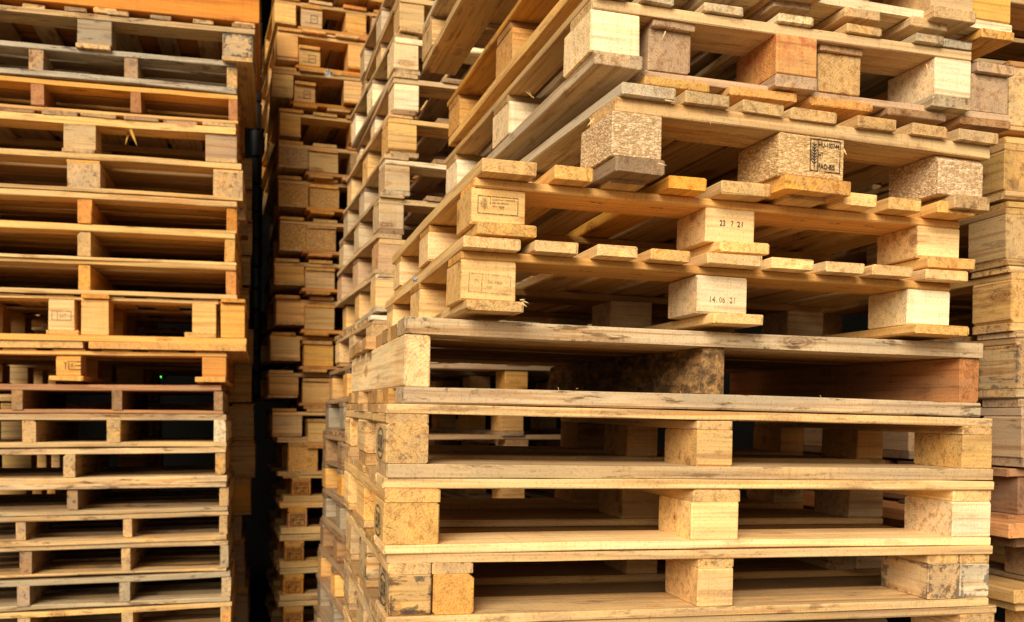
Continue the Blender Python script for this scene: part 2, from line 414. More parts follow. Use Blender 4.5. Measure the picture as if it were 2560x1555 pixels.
# pallet 2: upright one of the upper interlocked pair
fr = Frame(1490, -83, 1.65, 16.3, .012, PT)
ends_pallet(fr, 'orange brown pallet showing only its long left side, second in the front right stack', [-276, -253, -225, -116, -83], (0, .80), uu,
            spread(.8, 6, .09), D=1.2, c=HONEY, wea=.25, group=FS, dc=[HONEY, TAN], kc=[PINE, TAN, TAN], bd=.145, bc=[(HONEY, .2, None), (BROWN, .2, None), (TAN, .2, None)])
# pallet 3: upside down partner, lower right edge in frame
fr = Frame(1622, -30, 1.70, 16.3, .012, PT)
Wd = fr.u(2531)
dk = U_(fr, [(1600, 1690), (1765, 1853), (1932, 2025), (2106, 2195), (2270, 2360), (2448, 2530)], 0, .02)
ends_pallet(fr, 'upside down pallet at the top right, its long pale edge board streaked dark', [-222, -190, -83, -56, -30], (0, Wd),
            [(0, .10), (.35, .45), (Wd - .10, Wd)], dk, D=1.2, flip=True, c=TAN, wea=.45, sc=PALE, dc=[TAN, GREY, MAUVE, TAN, TAN, HONEY], bd=.145, group=FS,
            bc=[(TAN, .3, None), (TAN, .3, None), (YEL, .25, None)])
# pallet 4: upright, pale corner block and a red painted block
fr = Frame(1480, 160, 1.65, 16.3, .012, PT)
Wd = fr.u(2427)
bl = U_(fr, [(1481, 1604), (1939, 2041), (2337, 2427)], 0, .07)
dk = U_(fr, [(1482, 1560), (1600, 1680), (1760, 1857), (1945, 2032), (2110, 2197), (2280, 2350), (2353, 2427)], 0, .18)
p = ends_pallet(fr, 'pallet with a pale corner block and a red painted orange middle block', [-33, -10, 18, 127, 160], (0, Wd), bl, dk,
            U_(fr, [(1480, 1601), (1935, 2040), (2328, 2424)], 0, .01), D=1.2, c=PINE, wea=.38, sc=TAN, bd=.145, group=FS, dc=[TAN, GREY, PALE, PALE, TAN, GREY, GREY],
            bc=[(PALE, .05, None), ((.60, .33, .13), .15, RED), (PALE, .15, None)], kc=[(.47, .36, .235), MAUVE, (.56, .45, .30)], ovs=.004)
# pallet 5: upside down, interlocked with it
fr = Frame(1612, 236, 1.70, 16.3, .012, PT)
Wd = fr.u(2524)
bl = U_(fr, [(1622, 1728), (2047, 2152), (2429, 2522)], 0, .09)
dk = U_(fr, [(1607, 1768), (1815, 1982), (2021, 2177), (2213, 2359), (2397, 2522)], 0, .01)
ends_pallet(fr, 'upside down pallet interlocked with the red marked one, brown blocks and orange board ends', [38, 68, 173, 194, 216], (0, Wd), bl, dk,
            D=1.2, flip=True, c=TAN, wea=.35, sc=MAUVE, dc=[YEL, HONEY, HONEY, BROWN, BROWN], bd=.145, group=FS,
            bc=[(MAUVE, .2, None), (TAN, .25, None), (MAUVE, .15, None)], kc=[MAUVE, MAUVE, MAUVE], baxis='v')
# pallet 6: pressed chip blocks, stamp on the middle one
fr = Frame(1539, 430, 1.608, 17.7, .020, PT)
Wd = fr.u(2476)
bl = U_(fr, [(1530, 1654), (1947, 2109), (2353, 2465)], 0, .07)
dk = U_(fr, [(1545, 1680), (1703, 1813), (1857, 1958), (1973, 2089), (2135, 2231), (2271, 2359), (2379, 2479)], 0, .13)
p = ends_pallet(fr, 'pallet with pressed chip blocks, boxed black heat treatment stamp on its middle block', [209, 240, 277, 391, 430], (0, Wd), bl, dk,
            U_(fr, [(1530, 1653), (1951, 2116), (2380, 2469)], 0, .01), D=1.2, c=PINE, wea=.32, sc=TAN, bd=.145, group=FS,
            dc=[GREY, TAN, TAN, TAN, TAN, PINE, TAN], bc=[((.70, .50, .29), 0, CHIP), ((.78, .52, .25), 0, CHIP), ((.68, .47, .27), 0, CHIP)], kc=[BROWN, HONEY, TAN])
s = Strokes()
bw = bl[1][1] - bl[1][0]; sw = bw * .46; sh = .058
s.line(0, sh, sw, sh, .0017); s.line(sw, sh, sw, 0, .0017); s.line(0, 0, 0, sh, .0017); s.line(sw * .25, 0, sw * .25, sh, .0017); s.line(0, 0, sw * .25, 0, .0017); s.line(sw * .5, 0, sw, 0, .0017)
s.wheat(.001, .002, sw * .22, sh * .94, .0013)
s.text('HU-130744', sw * .28, sh * .76, sh * .16, sw * .69, .02); s.text('HT', sw * .28, sh * .45, sh * .15, sw * .15, .02); s.text('FAO-BIS', sw * .28, sh * .08, sh * .17, sw * .55, .024)
s.build(p['blocks'][1], 'front', -.005, -.024, INK)
# pallet 7: fresh pallet, box stamp and date
fr = Frame(1181, 588, 1.64, 14.8, .022, PT)
Wd = fr.u(2400)
bl = U_(fr, [(1181, 1316), (1764, 1886), (2296, 2400)], 0, .06)
dk = U_(fr, [(1202, 1340), (1385, 1482), (1527, 1617), (1674, 1768), (1808, 1931), (1974, 2069), (2101, 2191), (2224, 2306), (2344, 2439)], -.045, .12)
p = ends_pallet(fr, 'fresh pale pallet with a fine boxed stamp and the date 23 7 21', [409, 443, 466, 558, 588], (0, Wd), bl, dk,
            U_(fr, [(1190, 1338), (1798, 1923), (2320, 2439)], -.02, .01), D=1.02, c=PINE, wea=.06, sc=HONEY, bd=.13, group=FS, ovd=.045, ovs=.02,
            dc=[PINE, PINE, PINE, HONEY, PINE, PINE, FRESH, PINE, PINE], bc=[(FRESH, 0, None), (FRESH, 0, None), (FRESH, .03, None)], kc=[PINE, FRESH, PINE])
s = Strokes(); sw, sh = .072, .030
s.rect(0, 0, sw, sh, .0010); s.line(sw * .31, sh * .55, sw * .31, sh * .95, .0008); s.wheat(sw * .06, sh * .12, sw * .20, sh * .86, .0005)
for k_ in range(3): s.text('DE-NI 490021', sw * .36, sh * (.78 - k_ * .19), sh * .10, sw * (.60 if k_ == 0 else .5 - .1 * k_))
s.text('HT', sw * .55, sh * .30, sh * .14)
s.build(p['blocks'][0], 'front', -.038, -.013, FINEINK)
s = Strokes(); s.text('23', 0, 0, .0105, .0115, .012); s.text('7', .0235, 0, .0105, .005, .012); s.text('21', .036, 0, .0105, .0115, .012)
s.build(p['blocks'][1], 'front', -.023, -.001, FINEINK)
P7 = p
# pallet 8: fresh pallet, faded stamp and date
fr = Frame(1150, 777, 1.632, 14.8, .022, PT)
Wd = fr.u(2377)
bl = U_(fr, [(1152, 1291), (1742, 1867), (2271, 2377)], 0, .06)
dk = U_(fr, [(1161, 1304), (1341, 1450), (1492, 1593), (1634, 1733), (1767, 1905), (1926, 2033), (2065, 2162), (2177, 2280), (2320, 2426)], -.035, .12)
p = ends_pallet(fr, 'fresh pale pallet with a faded boxed stamp and the date 14.06.21', [595, 624, 647, 750, 777], (0, Wd), bl, dk,
            U_(fr, [(1168, 1311), (1780, 1905), (2281, 2418)], -.02, .01), D=1.02, c=PINE, wea=.06, sc=HONEY, bd=.13, group=FS, ovd=.035, ovs=.02,
            dc=[PINE, FRESH, FRESH, PINE, FRESH, FRESH, FRESH, PINE, FRESH], bc=[(FRESH, 0, None), (PALE, 0, None), (PALE, .03, None)], kc=[FRESH, FRESH, PINE])
s = Strokes(); sw, sh = .074, .032
s.rect(0, 0, sw, sh, .0008); s.line(sw * .31, 0, sw * .31, sh, .0008); s.text('IPPC', sw * .12, sh * .55, sh * .14, sw * .12)
s.text('DE-4900', sw * .45, sh * .52, sh * .15, sw * .36); s.text('HT', sw * .45, sh * .22, sh * .15, sw * .10)
for k_ in range(9): s.line(sw * (.70 + k_ * .03), sh * .02, sw * (.70 + k_ * .03), sh * .22, .0004)
s.build(p['blocks'][0], 'front', -.036, -.020, PALEINK, -.03)
s = Strokes(); s.text('14', 0, 0, .0105, .011, .006); s.text('.', .013, 0, .0018); s.text('06', .019, 0, .0105, .012, .006); s.text('.', .034, 0, .0018); s.text('21', .040, 0, .0105, .011, .006)
s.build(p['blocks'][1], 'front', -.026, -.014, PALEINK)
def staples(p, us):
    sb = p['stringer'][0]; hz = (p['lay']['stringer'][1] - p['lay']['stringer'][0]) / 2
    cx = sb.location.x
    for u in us:
        s = Strokes(); s.line(-.011, 0, -.005, .001, .0034); s.line(.005, 0, .011, -.001, .0034); s.line(-.005, 0, .005, 0, .0009)
        me = bpy.data.meshes.new('staple'); me.from_pydata(s.V, [], s.F); me.materials.append(INK)
        o = bpy.data.objects.new('staple', me); col.objects.link(o); o.parent = sb
        o.location = (u - cx, -.02, -hz - .0012); o.rotation_euler = (math.pi, 0, random.uniform(-.3, .3))
staples(p, [.24, .34, .44, .68, .78, .86]); staples(P7, [.24, .36, .46, .66, .74, .82])
# pallet 9: on three thick runners, the middle one bark edged
fr = Frame(1008, 1009, 1.646, 14.8, .020, PT)
Wd = fr.u(2453)
p = stringer_pallet(fr, 'weathered pallet on three thick runners, the middle one dark and bark edged', [791, 833, 967, 1009], (0, Wd),
            U_(fr, [(1012, 1077), (1746, 1815), (2405, 2453)], 0, .08), D=1.0, c=PINE, wea=.28, n=8, dw=.10, nb=6, sc=[PALE, (.50, .34, .17), RUST], dc=TAN, group=FS, fw=.10,
            mats=[None, BARK, None], ext=.02)
for v in p['str'][1].data.vertices:                       # the waney, bark covered edge
    if v.co.y > 0: v.co.y *= random.uniform(.85, 1.05) * (.55 if v.co.z > 0 else 1); v.co.z *= random.uniform(.90, 1.0)
p['str'][0].color = (.86, .66, .40, .05)
for o in p['root'].children:
    if o.name.startswith(('deck_board', 'bottom_board')) and abs(o.location.y - .05) < .02: o.color = (.58, .45, .29, .8)
# pallet 10
fr = Frame(963, 1196, 1.565, 14.8, .021, PT)
Wd = fr.u(2481)
bl = U_(fr, [(966, 1072), (1744, 1833), (2407, 2481)], 0, .06)
p10 = long_pallet(fr, 'pallet with star shaped cracks in its left corner block, grey stained bottom board', [1010, 1034, 1059, 1160, 1195], (0, Wd), bl, D=.82, c=PINE, wea=.42,
            bd=.145, group=FS, oc=TAN, bc=[(PINE, .45, None), (PINE, .35, None), (PINE, .2, None)], n=7, baxis=['v', 'u', 'u'])
# pallet 11
fr = Frame(960, 1386, 1.565, 14.8, .0215, PT)
Wd = fr.u(2479)
bl = U_(fr, [(962, 1101), (1728, 1846), (2383, 2479)], 0, .06)
p11 = long_pallet(fr, 'clean yellow pallet with smooth wide blocks, low in the front right stack', [1196, 1222, 1257, 1364, 1386], (0, Wd), bl, D=.82, c=FRESH, wea=.14,
            bd=.145, group=FS, bc=[(PINE, .02, None), (FRESH, 0, None), (PALE, .08, None)], n=7, sc=[PINE, PINE, FRESH], baxis=['v', 'u', 'u'])
# pallet 12
fr = Frame(966, 1566, 1.565, 14.8, .022, PT)
Wd = fr.u(2475)
bl = U_(fr, [(970, 1077), (1083, 1185), (1744, 1833), (2321, 2399), (2402, 2475)], 0, .06)
p12 = long_pallet(fr, 'pallet with doubled end blocks, the outer left one stained black', [1387, 1411, 1439, 1543, 1566], (0, Wd), bl, D=.82, c=PINE, wea=.48,
            bd=.145, group=FS, bc=[(PINE, .9, INKED), (HONEY, .0, None), (PINE, .3, None), (TAN, .8, INKED), (PALE, .8, INKED)], n=7, baxis=['u', 'v', 'u', 'v', 'u'])
# pallet 13, its top board just inside the frame
fr = Frame(960, 1742, 1.565, 14.8, .022, PT)
Wd = fr.u(2488)
bl = U_(fr, [(962, 1070), (1744, 1833), (2400, 2485)], 0, .06)
p13 = long_pallet(fr, 'greyish pallet just entering the picture at the bottom of the front right stack', [1569, 1592, 1620, 1720, 1742], (0, Wd), bl, D=.82, c=TAN, wea=.5, bd=.145, group=FS, n=7)
# pallet 14, only the rear of its left side rises into the frame
fr = Frame(958, 1918, 1.565, 14.8, .022, PT)
Wd = fr.u(2485)
bl = U_(fr, [(960, 1066), (1744, 1833), (2400, 2482)], 0, .06)
long_pallet(fr, 'lowest pallet of the front right stack, only its left rear side in the picture', [1744, 1767, 1796, 1896, 1918], (0, Wd), bl, D=.82, c=PINE, wea=.4, bd=.145, group=FS, n=7)
# oval trade mark and letters on the left faces of the corner blocks
for q in (p10, p11, p12):
    s = Strokes(); s.ellipse(.048, .028, .046, .026, .0032); s.text('EUR', .018, .013, .030, .060, .03)
    s.build(q['blocks'][0], 'left', .048, -.030, FINEINK)

# ================================================================== STACK behind its left side
BS = 'pallets in the stack behind the left side of the front stack'
bl_y = [(1004, -98, -33), (1000, 4, 66), (985, 106, 170), (984, 207, 273), (971, 306, 377), (962, 410, 474), (948, 506, 571), (946, 608, 680), (940, 698, 767), (930, 812, 874),
        (919, 918, 984), (908, 1014, 1078), (905, 1112, 1174), (903, 1208, 1270), (897, 1304, 1366), (890, 1400, 1462), (884, 1496, 1558), (879, 1592, 1654), (873, 1688, 1750)]
WG = (.55, .43, .28)
cols = [WG, TAN, PINE, TAN, YEL, WG, WG, MAUVE, PINE, WG, TAN, TAN, MAUVE, PINE, BROWN, PINE, TAN, BROWN, TAN]
looks = ['grey', 'pale', 'light tan', 'tan', 'yellow block', 'grey block', 'weathered grey', 'brown block', 'yellowish', 'grey', 'tan', 'tan', 'brownish', 'honey', 'dark', 'honey', 'tan', 'dark brown', 'brown']
for i, (xl, yt, yb) in enumerate(bl_y):
    nxt = bl_y[i + 1][1] if i + 1 < len(bl_y) else yb + 40
    fr = Frame(xl, yb + 12, 3.4, 18 + random.uniform(-1.2, 1.2) * (1 if i < 9 else .3), .006, 0)
    W = 1.15 + random.uniform(-.03, .03)
    bw = .09 if yb - yt < 68 else .105
    fb = PALE if i in (2, 3) else (PINE if i == 4 else cols[i])
    mid = 8.5
    lab = '%s pallet, %s from the top in the stack behind the front stack' % (looks[i], ORD[i])
    if i in (9, 12):
        long_pallet(fr, lab, [yt - 25, yt - 13, yt, yb, yb + 12], (0, W), [(0, bw), (W / 2 - bw / 2, W / 2 + bw / 2), (W - bw, W)], D=1.0 if i == 9 else 1.15, c=TAN if i == 9 else BROWN, wea=.3, bd=.13, n=11, dw=.068, group=BS, jit=1.7, dc=PALE if i == 9 else BROWN)
        continue
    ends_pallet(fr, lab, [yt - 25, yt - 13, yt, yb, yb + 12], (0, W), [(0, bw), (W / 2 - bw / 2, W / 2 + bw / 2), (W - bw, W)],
                spread(W, 7, .09), D=1.0 if i < 10 else 1.15, c=([MAUVE, BROWN, MAUVE, BROWN] if i < 9 else [BROWN, DGREY, (.24, .15, .085), BROWN])[i % 4], wea=.5, bd=.13, group=BS, jit=1.7, dc=[TAN, BROWN, MAUVE, GREY] if i < 9 else [BROWN, DGREY, MAUVE], sc=[TAN, PINE, PALE][i % 3] if i < 9 else BROWN,  # lower rows take darker browns in place of the front stack's shade
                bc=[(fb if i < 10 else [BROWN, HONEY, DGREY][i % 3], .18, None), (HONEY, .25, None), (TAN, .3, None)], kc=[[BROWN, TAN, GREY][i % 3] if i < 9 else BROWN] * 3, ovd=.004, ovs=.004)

# ================================================================== NARROW STACK of interlocked pairs in the middle gap
DS = 'pallets in the narrow stack between the left stack and the middle stack'
dq = [HONEY, (.72, .44, .17), (.66, .36, .13), PINE, HONEY, (.62, .40, .19), (.70, .40, .14)]
rows = [(694, -92, -42, 750, -76, -30), (692, 4, 52, 749, 20, 66), (690, 85, 144, 746, 122, 162), (683, 182, 236, 737, 212, 252), (701, 288, 332, None, 0, 0), (699, 366, 411, 774, 379, 429),
        (697, 456, 510, 774, 469, 518), (694, 558, 620, 772, 571, 625), (685, 663, 706, 765, 677, 720), (685, 755, 805, 761, 769, 823), (680, 847, 895, 760, 861, 915), (676, 942, 988, 761, 955, 1007),
        (676, 1038, 1086, 768, 1056, 1106)]
for i, (xa, ya, yb, xb, yc, yd) in enumerate(rows):
    W = .80; big = i >= 5
    bw = .147 if big else .105
    q = HONEY if i % 3 else PINE
    nm = ORD[i]
    xa += random.uniform(-5, 5)
    fr = Frame(xa, yb + 6, 4.77 + random.uniform(-.02, .02), 18 + random.uniform(-2, 2), random.uniform(-.004, .01), 0)
    ends_pallet(fr, 'upright honey pallet of the %s pair from the top, narrow middle stack' % nm, [ya - 17, ya - 9, ya, yb, yb + 6], (0, W),
                [(0, bw), (.36, .36 + bw), (W - bw, W)], spread(W, 5, .12), D=1.2, c=q, wea=.2, bc=[(dq[i % 7], .15, CHIP if i in (5, 6, 7) else None)] * 3, bd=.145, group=DS, jit=1.5, sc=PINE, dc=[HONEY, PINE, ORANGE], kc=[TAN, HONEY, HONEY], ovd=.01)
    if xb is None: continue
    fr = Frame(xb + random.uniform(-5, 5), yd + 15, 4.80 + random.uniform(-.03, .02), 18 + random.uniform(-2, 2), random.uniform(-.004, .01), 0)
    pb = ends_pallet(fr, 'upside down pallet of the %s pair from the top, narrow middle stack' % nm, [yc - 9, yc - 1, yd, yd + 8, yd + 15], (-.02, W),
                [(0, bw), (.36, .36 + bw), (W - bw, W)], spread(W, 5, .12), D=1.2, c=HONEY, wea=.2, bc=[(dq[(i * 3 + 2) % 7], .15, CHIP if i in (6, 7) else None)] * 3, bd=.145, group=DS, jit=1.5, flip=True, sc=ORANGE, dc=[HONEY, PINE], ovd=.012)
    if i in (1, 2, 3):
        s = Strokes(); s.line(0, 0, .012, 0, .004); s.line(.02, .0, .05, .0, .004); s.rect(.03, .0, .062, .038, .004); s.text('HT', .036, .012, .014, .02)
        s.build(pb['blocks'][0], 'front', -.034, -.022, PALEINK)
low = [(721, 794, 1118, 1180, 1093, 1106, 1190, 694), (730, 777, 1202, 1240, 1190, 1196, 1256, 706), (720, 768, 1282, 1320, 1257, 1271, 1336, 702), (711, 760, 1368, 1405, 1338, 1354, 1421, 699),
       (709, 760, 1450, 1488, 1423, 1437, 1504, 697), (709, 758, 1532, 1570, 1505, 1518, 1586, 695), (708, 757, 1614, 1652, 1588, 1600, 1668, 693)]
for i, (x0, x1, yt, yb, yd, ys_, yo, xl) in enumerate(low):
    fr = Frame(xl, yo, 4.77, 18, .004, 0)
    a, b = fr.u(x0), fr.u(x1); W = .95; bw = b - a
    p = long_pallet(fr, ('plain pallet with a broad bare block, just above the stamped ones in the middle' if i == 0 else
                    'pallet with boxed black stamp on orange block, %s stamped one down the narrow middle stack' % ['uppermost', 'second', 'third', 'fourth', 'fifth', 'lowest'][i - 1]), [yd, ys_, yt, yb, yo], (0, W),
                    [(a, b), (W / 2, W / 2 + bw), (W - bw - a, W - a)], D=1.0, c=PINE, wea=.3, bd=.12, group=DS, jit=1.5, bc=[((HONEY if i == 0 else ORANGE), .05, None), (HONEY, .2, None), (HONEY, .2, None)], n=7, sc=[HONEY] * 3)
    if i:
        s = Strokes(); s.rect(0, 0, .068, .054, .0028); s.text('DE-HE', .020, .040, .009, .042, .02); s.text('HT 490', .014, .023, .010, .048, .02); s.text('DB', .030, .007, .010, .02, .02); s.line(.010, .006, .010, .044, .003); s.line(.005, .03, .015, .036, .003); s.line(.005, .02, .015, .026, .003)
        s.build(p['blocks'][0], 'front', -.034, -.028, INK)

# ================================================================== LEFT STACK
CS = 'pallets in the left stack'
DC = 3.9
def cf(x, y, yaw=14.8): return Frame(x, y, DC, yaw + random.uniform(-.5, .5), 0, 0)
def cb(fr, L): return U_(fr, L, 0, .05)
fr = cf(636, 160)
ends_pallet(fr, 'block pallet with charred grey corner block, topmost in the left stack under the orange panel', [64, 74, 87, 149, 160], (-1.2, 0), cb(fr, [(-170, -90), (193, 279), (557, 633)]),
            spread(1.2, 8, .08, -1.2), D=.9, c=TAN, wea=.5, sc=TAN, bd=.13, group=CS, jit=1.9, bc=[(GREY, .6, None), (DGREY, .7, None), (TAN, .95, INKED)], kc=[TAN] * 3, dc=[TAN, BROWN], ovd=.005)
spec = [
 (591, [154, 167, 222, 236], [(-160, -122), (70, 107), (312, 346), (565, 591)], (.50, .44, .34), .75, [MAUVE, MAUVE, MAUVE, PINE], 'grey furry edged runner pallet, second in the left stack', None),
 (595, [238, 249, 302, 310], [(-160, -122), (75, 109), (327, 354), (573, 595)], HONEY, .15, [RUST] * 4, 'orange red runner pallet, third in the left stack', BROWN)]
for x, ys, st, c, we, sc, lab, bcol in spec:
    fr = cf(x, ys[3]); stringer_pallet(fr, lab, ys, (-1.2, 0), cb(fr, st), D=.9, c=c, wea=we, sc=sc, group=CS, jit=1.9, nb=4)
fr = cf(591, 410)
ends_pallet(fr, 'block pallet with a yellow splinter hanging in its opening, fourth in the left stack', [311, 321, 338, 400, 410], (-1.2, 0), cb(fr, [(-160, -80), (159, 240), (513, 591)]),
            spread(1.2, 8, .13, -1.2), D=.9, c=PINE, wea=.4, sc=PINE, bd=.13, group=CS, jit=1.9, bc=[(TAN, .3, None), (TAN, .3, None), (MAUVE, .35, None)], kc=[TAN] * 3, dc=[MAUVE, TAN, BROWN], ovd=.003)
fr = cf(608, 503)
long_pallet(fr, 'block pallet with dark stained square blocks, fifth in the left stack', [411, 425, 433, 494, 503], (-1.2, 0), cb(fr, [(-165, -80), (167, 250), (534, 608)]), D=.9, c=PINE, wea=.35, bd=.13, group=CS, jit=1.9,
            bc=[(GREY, .5, None), (TAN, .85, None), (TAN, .7, None)], sc=[HONEY, HONEY, PINE])
spec = [
 (591, [505, 519, 577, 583], [(-170, -130), (193, 229), (565, 591)], PINE, .15, [PINE, ORANGE, ORANGE], 'honey runner pallet with a bright orange middle runner, sixth in the left stack'),
 (591, [584, 597, 656, 663], [(-170, -130), (193, 227), (565, 591)], PINE, .12, [PINE, PINE, HONEY], 'clean honey runner pallet, seventh in the left stack'),
 (591, [664, 677, 738, 748], [(-170, -130), (193, 224), (565, 591)], PINE, .12, [PINE, HONEY, ORANGE], 'honey runner pallet resting on the stepped pair, eighth in the left stack')]
for x, ys, st, c, we, sc, lab in spec:
    fr = cf(x, ys[3]); stringer_pallet(fr, lab, ys, (-1.2, 0), cb(fr, st), D=.9, c=c, wea=we, sc=sc, group=CS, jit=1.9, nb=5)
fr = cf(548, 846)
p = ends_pallet(fr, 'upright pallet of the interlocked pair in the left stack, faint stamp on a block', [749, 753, 760, 835, 846], (-1.2, 0), cb(fr, [(-200, -140), (120, 185), (479, 539)]),
            spread(1.2, 7, .1, -1.2), D=.9, c=PINE, wea=.1, bd=.13, group=CS, jit=1.9, bc=[(PINE, .1, None), (PINE, .1, None), (PINE, .1, None)], kc=[HONEY, HONEY, PINE], skids=cb(fr, [(-205, -135), (117, 198), (462, 540)]), ovd=0, ovs=.02)
s = Strokes(); s.rect(0, 0, .07, .035, .002); s.line(.02, 0, .02, .035, .002); s.text('HT', .03, .01, .013); s.build(p['blocks'][1], 'front', -.035, -.02, PALEINK)
fr = cf(614, 878)
ends_pallet(fr, 'upside down pallet of the interlocked pair halfway down the left stack, resting on its boards', [749, 758, 846, 861, 878], (-1.2, 0), cb(fr, [(-130, -60), (203, 271), (552, 612)]),
            [(-1.2, -.62), (-.60, 0)], D=.9, c=HONEY, wea=.1, bd=.13, group=CS, jit=1.9, flip=True, sc=HONEY, dc=[PINE, HONEY], kc=[HONEY] * 3, bc=[(HONEY, .1, None)] * 3, ovd=-.0, ovs=.012)
fr = cf(566, 956)
p = ends_pallet(fr, 'orange block pallet with a boxed stamp, above the dark brown pallet in the left stack', [879, 884, 893, 944, 956], (-1.2, 0), cb(fr, [(-190, -130), (141, 203), (505, 565)]),
            spread(1.2, 7, .12, -1.2), D=.9, c=HONEY, wea=.1, bd=.13, group=CS, jit=1.9, bc=[(HONEY, .1, None), (HONEY, .1, None), (ORANGE, .05, None)], kc=[PINE, HONEY, HONEY], skids=cb(fr, [(-195, -125), (127, 212), (491, 566)]), ovd=0, ovs=.025,
            baxis=['u', 'u', 'u'])
s = Strokes(); s.rect(.018, 0, .075, .032, .0026); s.line(.006, 0, .006, .02, .003); s.line(.006, .02, 0, .03, .003); s.line(.006, .02, .013, .03, .003); s.line(.03, .01, .03, .022, .003); s.line(.04, .016, .068, .016, .0025)
s.build(p['blocks'][1], 'front', -.034, -.016, INK)
spec = [
 (556, [963, 977, 1027, 1036], [(-220, -190), (29, 57), (281, 307), (533, 556)], RUST, .35, [BROWN] * 4, 'dark reddish brown runner pallet in the left stack'),
 (567, [1037, 1051, 1105, 1117], [(57, 91), (265, 300), (537, 567)], TAN, 0.55, [PINE, PINE, PALE], 'light runner pallet with frayed top board, just below the dark brown one'),
 (565, [1118, 1131, 1188, 1204], [(-220, -190), (158, 188), (540, 565)], TAN, 0.60, [TAN, TAN, PINE], 'runner pallet with a single tan middle runner, sixth from the bottom of the left stack'),
 (568, [1206, 1218, 1266, 1277], [(-220, -190), (166, 193), (545, 568)], TAN, 0.65, [BROWN, BROWN, TAN], 'runner pallet with a dark brown middle runner, fifth from the bottom of the left stack'),
 (568, [1278, 1290, 1336, 1349], [(40, 65), (305, 328), (548, 568)], TAN, 0.65, [TAN, PINE, TAN], 'tan runner pallet over a broad pale edge, fourth from the bottom of the left stack'),
 (569, [1350, 1363, 1420, 1427], [(47, 78), (305, 328), (548, 569)], TAN, 0.60, [BROWN, TAN, GREY], 'tan runner pallet with a knotty left runner, third from the bottom of the left stack'),
 (576, [1428, 1442, 1493, 1504], [(43, 75), (300, 328), (552, 576)], (.50, .39, .24), 0.65, [MAUVE, GREY, TAN], 'runner pallet with reddish and grey runners, second from the bottom of the left stack'),
 (578, [1505, 1517, 1567, 1580], [(43, 75), (305, 333), (552, 578)], PINE, 0.60, [TAN, PINE, HONEY], 'runner pallet cut by the bottom edge, lowest in the left stack')]
for x, ys, st, c, we, sc, lab in spec:
    fr = cf(x, ys[3]); stringer_pallet(fr, lab, ys, (-1.2, 0), cb(fr, st), D=.9, c=c, wea=we, sc=sc, group=CS, jit=1.9, nb=5)
# orange panel on top of the stack, spacer sticks under it
fr = cf(648, 66)
W0 = fr.w(-160)
root = bpy.data.objects.new('orange_crate', None); col.objects.link(root); root.matrix_world = fr.M
root['label'] = 'smooth bright orange plywood crate standing on top of the left stack'; root['category'] = 'crate'
for nm, a in (('front_panel', (-1.2, 0, 0, .018, .012, W0, 'u')), ('side_panel', (-.018, 0, .019, .85, .012, W0, 'v')), ('back_panel', (-1.2, 0, .851, .868, .012, W0, 'u')), ('base_panel', (-1.199, -.02, .02, .85, .013, .03, 'u'))):
    piece(root, nm, *a, c=(.62, .265, .085), wea=.12, jit=0)
for i, (a, b) in enumerate(((232, 290), (588, 640))):
    o = piece(root, 'spacer', fr.u(a, 0, 0), fr.u(b, 0, 0), 0, .8, -.010, .011, 'v', PINE, .2)
# splinter of wood hanging down in the fourth pallet
def plain_mesh(name, V, Fc, mat, c=None, wea=.1):
    me = bpy.data.meshes.new(name); me.from_pydata(V, [], Fc); me.update(); me.materials.append(mat)
    o = bpy.data.objects.new(name, me); col.objects.link(o)
    if c: o.color = c + (wea,)
    return o
def sliver(P0, P1, r):
    d = (P1 - P0).normalized(); a = d.cross(Vector((0, 1, .2))).normalized() * r; b = d.cross(a).normalized() * r * .4
    V = [P0 + a, P0 + b, P0 - a, P0 - b, (P0 + P1) / 2 + a * .8, (P0 + P1) / 2 + b, (P0 + P1) / 2 - a * .8, (P0 + P1) / 2 - b, P1]
    Fc = [(0, 1, 5, 4), (1, 2, 6, 5), (2, 3, 7, 6), (3, 0, 4, 7), (4, 5, 8), (5, 6, 8), (6, 7, 8), (7, 4, 8), (3, 2, 1, 0)]
    return [tuple(v) for v in V], Fc
def at(px, py, d): return Vector(((px - CX) * d / F, d, (HY - py) * d / F + CAM_H))
V1, F1 = sliver(at(325, 318, 3.88), at(313, 363, 3.80), .006); V2, F2 = sliver(at(324, 318, 3.80), at(343, 366, 3.80), .006)
o = plain_mesh('wood_splinter', V1 + V2, F1 + [tuple(i + 9 for i in f) for f in F2], WOOD, (.50, .32, .11))
o['label'] = 'forked yellow wood splinter hanging in the fourth pallet of the left stack'; o['category'] = 'splinter'

# ================================================================== STACK BEHIND the left one, seen past its right edge and through its openings
QS = 'pallets in the stack behind the left stack'
qy = [(630, 411, 468), (629, 492, 549), (630, 574, 631), (626, 655, 706), (622, 735, 790), (633, 838, 904), (629, 926, 998), (634, 1024, 1093), (638, 1116, 1186), (626, 1208, 1279),
      (604, 1288, 1352), (611, 1362, 1424), (612, 1432, 1474), (620, 1484, 1556)]
for i, (xr, yt, yb) in enumerate(qy):
    fr = Frame(xr, yb + 7, 4.95, 14.8, 0, 0); W = 1.2
    ends_pallet(fr, 'honey block pallet behind the left stack, %s from the top' % ORD[i], [yt - 14, yt - 8, yt, yb, yb + 7], (-W, 0),
                [(-W, -W + .13), (-W / 2 - .07, -W / 2 + .07), (-.13, 0)], spread(W, 7, .11, -W), D=.8, c=[PINE, HONEY, TAN][i % 3], wea=.25, bd=.13, group=QS,
                bc=[([PINE, HONEY, PINE, TAN][i % 4] if i < 10 else MAUVE, .2, None)] * 3, ovd=.004)
